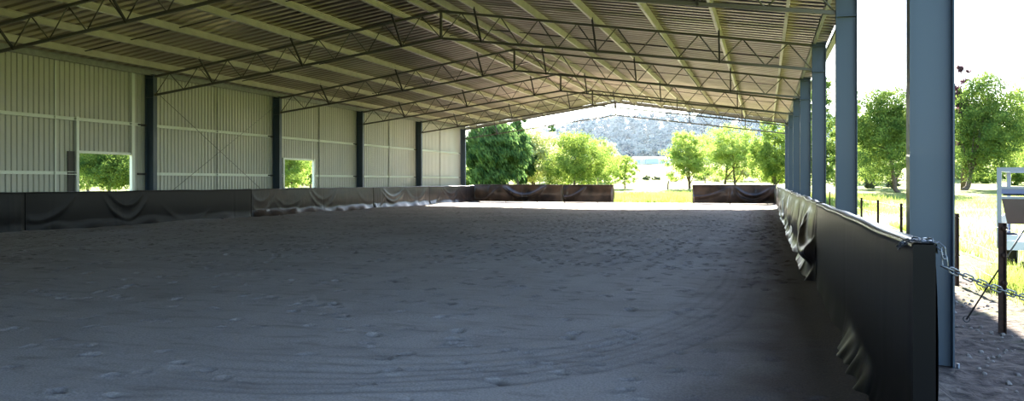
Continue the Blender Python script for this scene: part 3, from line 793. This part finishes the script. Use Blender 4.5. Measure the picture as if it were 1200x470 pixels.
tree(1020, 84, 142, 60, 'lower lime tree behind the tall tree between the columns', L['lime'], 12, ybot=206, n=10000, size=.20)
tree(1126, 77, 76, 26, 'purple leaved tree just right of the nearest steel column', L['purple'], 13, ybot=150, n=3600, size=.24, trunk_px=1130)
tree(1160, 74, 82, 92, 'broad green tree with a dark trunk at the right', L['deep'], 14, ybot=203, n=30000, size=.20, trunk_px=1128)
tree(1212, 90, 84, 80, 'yellow green tree cut by the right edge of the view', L['lime'], 15, ybot=196, n=14000, size=.22)
tree(1100, 120, 110, 120, 'far green tree mostly hidden by the nearest column', L['deep'], 16, ybot=200, n=9000, size=.34)
for px, d, yt, w, lab in ((1000, 104, 128, 60, 'pale tree behind the second steel column'), (1075, 112, 120, 70, 'pale tree behind the nearest steel column'), (1150, 118, 128, 80, 'pale distant tree filling the gap behind the dark trunk'), (1215, 112, 120, 60, 'pale distant tree above the trailer at the right edge')):
    tree(px, d, yt, w, lab, L['lime'], 50+px, ybot=206, n=9000, size=.28)
# seen through the wall openings
tree(132, 52, 150, 90, 'green tree framed by the nearer wall opening', L['deep'], 17, ybot=208, n=22000, size=.14, trunk_px=127)
tree(98, 58, 150, 60, 'slender tree at the left side of the nearer wall opening', L['deep'], 18, ybot=206, n=12000, size=.15, trunk_px=104)
tree(342, 62, 150, 56, 'sunlit leafy tree filling the second wall opening', L['lime'], 19, ybot=214, n=12000, size=.16)
tree(364, 80, 160, 34, 'darker tree at the right of the second wall opening', L['deep'], 20, ybot=205, n=6000, size=.2)

def bush(px, d, ytop, wpx, label, m, seed, n=1500, size=.15):
    x, y = at(px, d); g_ = float(ground_z(np.array(x), np.array(y))); R_ = wpx/FPX*d/2; H_ = max(.3, zpx(ytop, d)-g_)
    r = random.Random(seed)
    cen = [(r.uniform(-.5, .5)*R_, r.uniform(-.5, .5)*R_, H_*r.uniform(.3, .6)) for _ in range(6)]; rad = [(R_*.5, R_*.5, H_*.4)]*6
    v, f = leaves(cen, rad, n, size, seed); v[:, 2] = np.maximum(v[:, 2], 0.02)
    o = np_mesh('bush', v, f, m); o.location = (x, y, g_)
    tag(o, label, 'bush', 'bushes out in the paddock'); return o
bush(757, 118, 206, 13, 'grey green bush in the paddock, left of its twin', L['scrub'], 30)
bush(770, 120, 206, 14, 'grey green bush in the paddock, nearer the gateway tree', L['scrub'], 31)
bush(1021, 78, 208, 16, 'low dark bush in the paddock left of the tree trunk', L['scrub'], 32, 2500)
bush(1045, 80, 209, 20, 'low bush under the tall tree between the columns', L['scrub'], 33, 2500)
bush(1150, 92, 201, 40, 'low hedge-like bush behind the dark trunk at the right', L['mid'], 34, 3500, .2)
bush(1192, 84, 201, 34, 'bush behind the trailer frame at the right edge', L['mid'], 35, 3500, .2)
bush(1010, 95, 200, 30, 'pale scrub behind the two low bushes', L['pale'], 36, 2500)
bush(840, 110, 203, 34, 'pale scrub under the forked lime tree', L['pale'], 37, 2500)

for k, (px, d, yt, w, mm) in enumerate(((560, 96, 190, 60, 'mid'), (612, 104, 188, 60, 'pale'), (655, 108, 186, 60, 'pale'), (692, 112, 188, 44, 'pale'), (872, 112, 186, 60, 'pale'), (915, 105, 184, 60, 'lime'), (828, 118, 196, 40, 'pale'), (1135, 108, 190, 60, 'pale'), (1185, 105, 186, 60, 'lime'), (80, 80, 195, 60, 'lime'), (140, 84, 192, 60, 'lime'), (350, 90, 190, 60, 'pale'))):
    bush(px, d, yt, w, ['tall green scrub behind the dark conifer', 'tall pale scrub behind the feathery pale tree', 'tall pale scrub left of the round green tree', 'tall pale scrub right of the round green tree', 'tall pale scrub behind the forked lime tree', 'lime scrub beside the far right columns', 'low pale scrub between the two lime trees at right',
        'pale scrub behind the dark trunk at the right', 'lime scrub behind the trailer', 'lime scrub at the left of the nearer wall opening', 'lime scrub at the right of the nearer wall opening', 'pale scrub low in the second wall opening'][k], L[mm], 200+k, 5000, .26)

# fallen log, paddock posts, far shed
x, y = at(790, 110); z = float(ground_z(np.array(x), np.array(y)))
q = MB(); q.tube([(-.5, 0, .22), (-.1, .03, .26), (.3, 0, .25), (.5, .05, .3)], [.16, .2, .21, .14], 10); q.tube([(.25, 0, .3), (.42, .1, .55)], [.06, .03], 6)
lg = q.build('fallen_log', M['post']); lg.location = (x, y, z); lg.rotation_euler = (0, 0, YAW); tag(lg, 'small dark log lying in the bright paddock through the gateway', 'log')
for px, d, yt, lab in ((782.5, 86, 212, 'short leaning wooden post in the gateway view'), (700, 100, 209, 'wooden paddock post left of the small lime tree'), (826, 105, 207, 'wooden paddock post behind the right far kickboard')):
    x, y = at(px, d); z = float(ground_z(np.array(x), np.array(y))); h = zpx(yt, d)-z
    q = MB(); q.tube([(0, 0, -.1), (.02, 0, h*.5), (.10, 0, h)], [.09, .085, .08], 8); o = q.build('wooden_post', M['timber']); o.location = (x, y, z); tag(o, lab, 'post')
x, y = at(765, 235); z = float(ground_z(np.array(x), np.array(y)))
sh = empty('farm_shed', (x, y, z), YAW)
def sb(name, x0, x1, y0, y1, z0, z1, m, p=sh): q = MB(); q.box(x0, x1, y0, y1, z0, z1); return q.build(name, m, p)
sb('wall', -5.2, 5.2, 0, 5, 0, 1.5, M['white']); sb('wall', -2.2, 1.4, -1.2, 0, 0, 1.75, M['shedblue'])
q = MB(); q.prism([(-.3, 1.5), (2.5, 2.15), (5.3, 1.5)], lambda p: (-5.4, p[0], p[1]), lambda p: (5.4, p[0], p[1])); q.build('roof', M['white'], sh)
for k in range(3): sb('door', -4.4+k*3.6-.6, -4.4+k*3.6+.6, -.05, 0, 0, 1.2, M['shedblue'])
tag(sh, 'long low white shed at the foot of the wooded hill', 'shed')

# ------------------------------------------------------------------ hills with forest
hp = np.array([(-900, 18), (300, 20), (560, 26), (640, 158), (690, 150), (740, 147), (790, 144), (840, 142), (900, 138), (980, 150), (1060, 168), (1150, 178), (1300, 180), (1800, 185)], float)
tpx = np.array([-300, 100, 300, 560, 640, 690, 740, 790, 840, 900, 980, 1060, 1150, 1300, 1600]); tpy = np.array([190, 188, 185, 176, 166, 152, 149, 147, 145, 142, 150, 165, 176, 180, 184])
PX = np.linspace(-300, 1600, 160); T = np.linspace(0, 1, 30)
hv = []
for px in PX:
    yt = np.interp(px, tpx, tpy)
    for t_ in T:
        d = 330+t_*260; x, y = at(px, d)
        zt = zpx(yt+6, 590); g_ = float(ground_z(np.array(x), np.array(y)))
        z0_ = zpx(193, 330)-3
        hv.append((x, y, z0_+(zt-z0_)*math.sin(t_*math.pi/2)**1.2))
idx = np.arange(len(PX)*len(T)).reshape(len(PX), len(T))
F = np.stack([idx[:-1, :-1], idx[1:, :-1], idx[1:, 1:], idx[:-1, 1:]], -1).reshape(-1, 4)
hill = np_mesh('hillside', hv, F, mat('hill_scrub', (.014, .022, .024), 1.0, spec=0.0, var=(.024, .034, .034), scale=.05), smooth=True); tag(hill, kind='structure')
hv = np.array(hv).reshape(len(PX), len(T), 3)
fr = np.random.default_rng(77); cen = []; rad = []
for k in range(3600):
    i = fr.integers(30, 150); j = fr.integers(1, 30); p = hv[i, j]+fr.normal(0, 3, 3)*np.array([1, 1, .1]); s = fr.uniform(3.2, 7.0)
    cen.append((p[0], p[1], p[2]+s*.9)); rad.append((s, s, s*1.1))
cen = np.array(cen); rad = np.array(rad)
v, f = leaves(cen, rad, 420000, 1.3, 78)
fo = np_mesh('hill_forest', v, f, L['gum']); tag(fo, 'hazy blue green gum forest covering the hill behind the far gateway', 'forest', kind='stuff')

# ------------------------------------------------------------------ haze lying in the valley in front of the hill
q = MB(); q.box(-420, 420, 150, 640, -2, 110)
hz = bpy.data.materials.new('valley_haze'); hz.use_nodes = True; t = hz.node_tree; t.nodes.clear()
o_ = t.nodes.new('ShaderNodeOutputMaterial'); vsn = t.nodes.new('ShaderNodeVolumeScatter'); vsn.inputs['Color'].default_value = (.72, .86, 1, 1)
vsn.inputs['Density'].default_value = .00024; vsn.inputs['Anisotropy'].default_value = .3; t.links.new(vsn.outputs[0], o_.inputs['Volume'])
tag(q.build('haze', hz), 'thin bluish haze in front of the wooded hill', 'haze', kind='stuff')

# ------------------------------------------------------------------ grass and stones
def blades(n, fn, hmin, hmax, w, seed):
    r = np.random.default_rng(seed); P = fn(r, n); n = len(P)
    a = r.uniform(0, 6.283, n); h = r.uniform(hmin, hmax, n); lean = r.normal(0, .35, (n, 2))*h[:, None]
    dx, dy = np.cos(a)*w*r.uniform(.6, 1.4, n), np.sin(a)*w
    z = P[:, 2]
    v = np.stack([np.stack([P[:, 0]-dx, P[:, 1]-dy, z-.02], 1), np.stack([P[:, 0]+dx, P[:, 1]+dy, z-.02], 1),
                  np.stack([P[:, 0]+lean[:, 0]+dx*.2, P[:, 1]+lean[:, 1]+dy*.2, z+h], 1), np.stack([P[:, 0]+lean[:, 0]-dx*.2, P[:, 1]+lean[:, 1]-dy*.2, z+h], 1)], 1)
    return v.reshape(-1, 3), np.arange(4*n).reshape(n, 4)
def zone(x0, x1, y0, y1, dz=0, clump=.35, nc=60):
    def fn(r, n):
        c = np.stack([r.uniform(x0, x1, nc), r.uniform(y0, y1, nc)], 1)[r.integers(0, nc, n)]
        p = c+r.normal(0, clump, (n, 2)); p[:, 0] = np.maximum(p[:, 0], x0); p[:, 1] = np.maximum(p[:, 1], y0)
        return np.column_stack([p, ground_z(p[:, 0], p[:, 1])+dz])
    return fn
v, f = blades(26000, zone(-24, 8, 57.8, 72, 0, .8, 220), .12, .42, .02, 90)
tag(np_mesh('grass', v, f, L['grass']), 'long sunlit grass just outside the far gateway', 'grass', kind='stuff')
v, f = blades(9000, zone(3.1, 4.6, 8.6, 15, -.09, .16, 50), .08, .38, .007, 91)
tag(np_mesh('weeds', v, f, L['grass']), 'green weeds growing along the picket fence at the right', 'weeds', kind='stuff')
v, f = blades(40000, zone(4.2, 26, 14, 70, -.02, 1.0, 500), .06, .22, .012, 92)
tag(np_mesh('grass', v, f, L['grass']), 'short sunlit paddock grass to the right of the fence', 'grass', kind='stuff')
q = MB(); r = random.Random(4)
for k in range(420):
    x = r.uniform(1.75, 3.3); y = r.uniform(5.0, 15); s = r.uniform(.008, .028)
    z = float(ground_z(np.array(x), np.array(y)))-.10
    pts = []
    for i in range(3):
        for j in range(6):
            a = j*math.pi/3; rr_ = s*(1, .85, .35)[i]*r.uniform(.8, 1.2); pts.append((x+rr_*math.cos(a), y+rr_*math.sin(a), z+(-.3, .3, .75)[i]*s*r.uniform(.8, 1.2)))
    q.add(pts, [(i*6+j, i*6+(j+1) % 6, (i+1)*6+(j+1) % 6, (i+1)*6+j) for i in range(2) for j in range(6)]+[tuple(12+j for j in range(6))])
tag(q.build('gravel', M['stone']), 'clods and small stones on the dirt beside the right columns', 'gravel', kind='stuff')
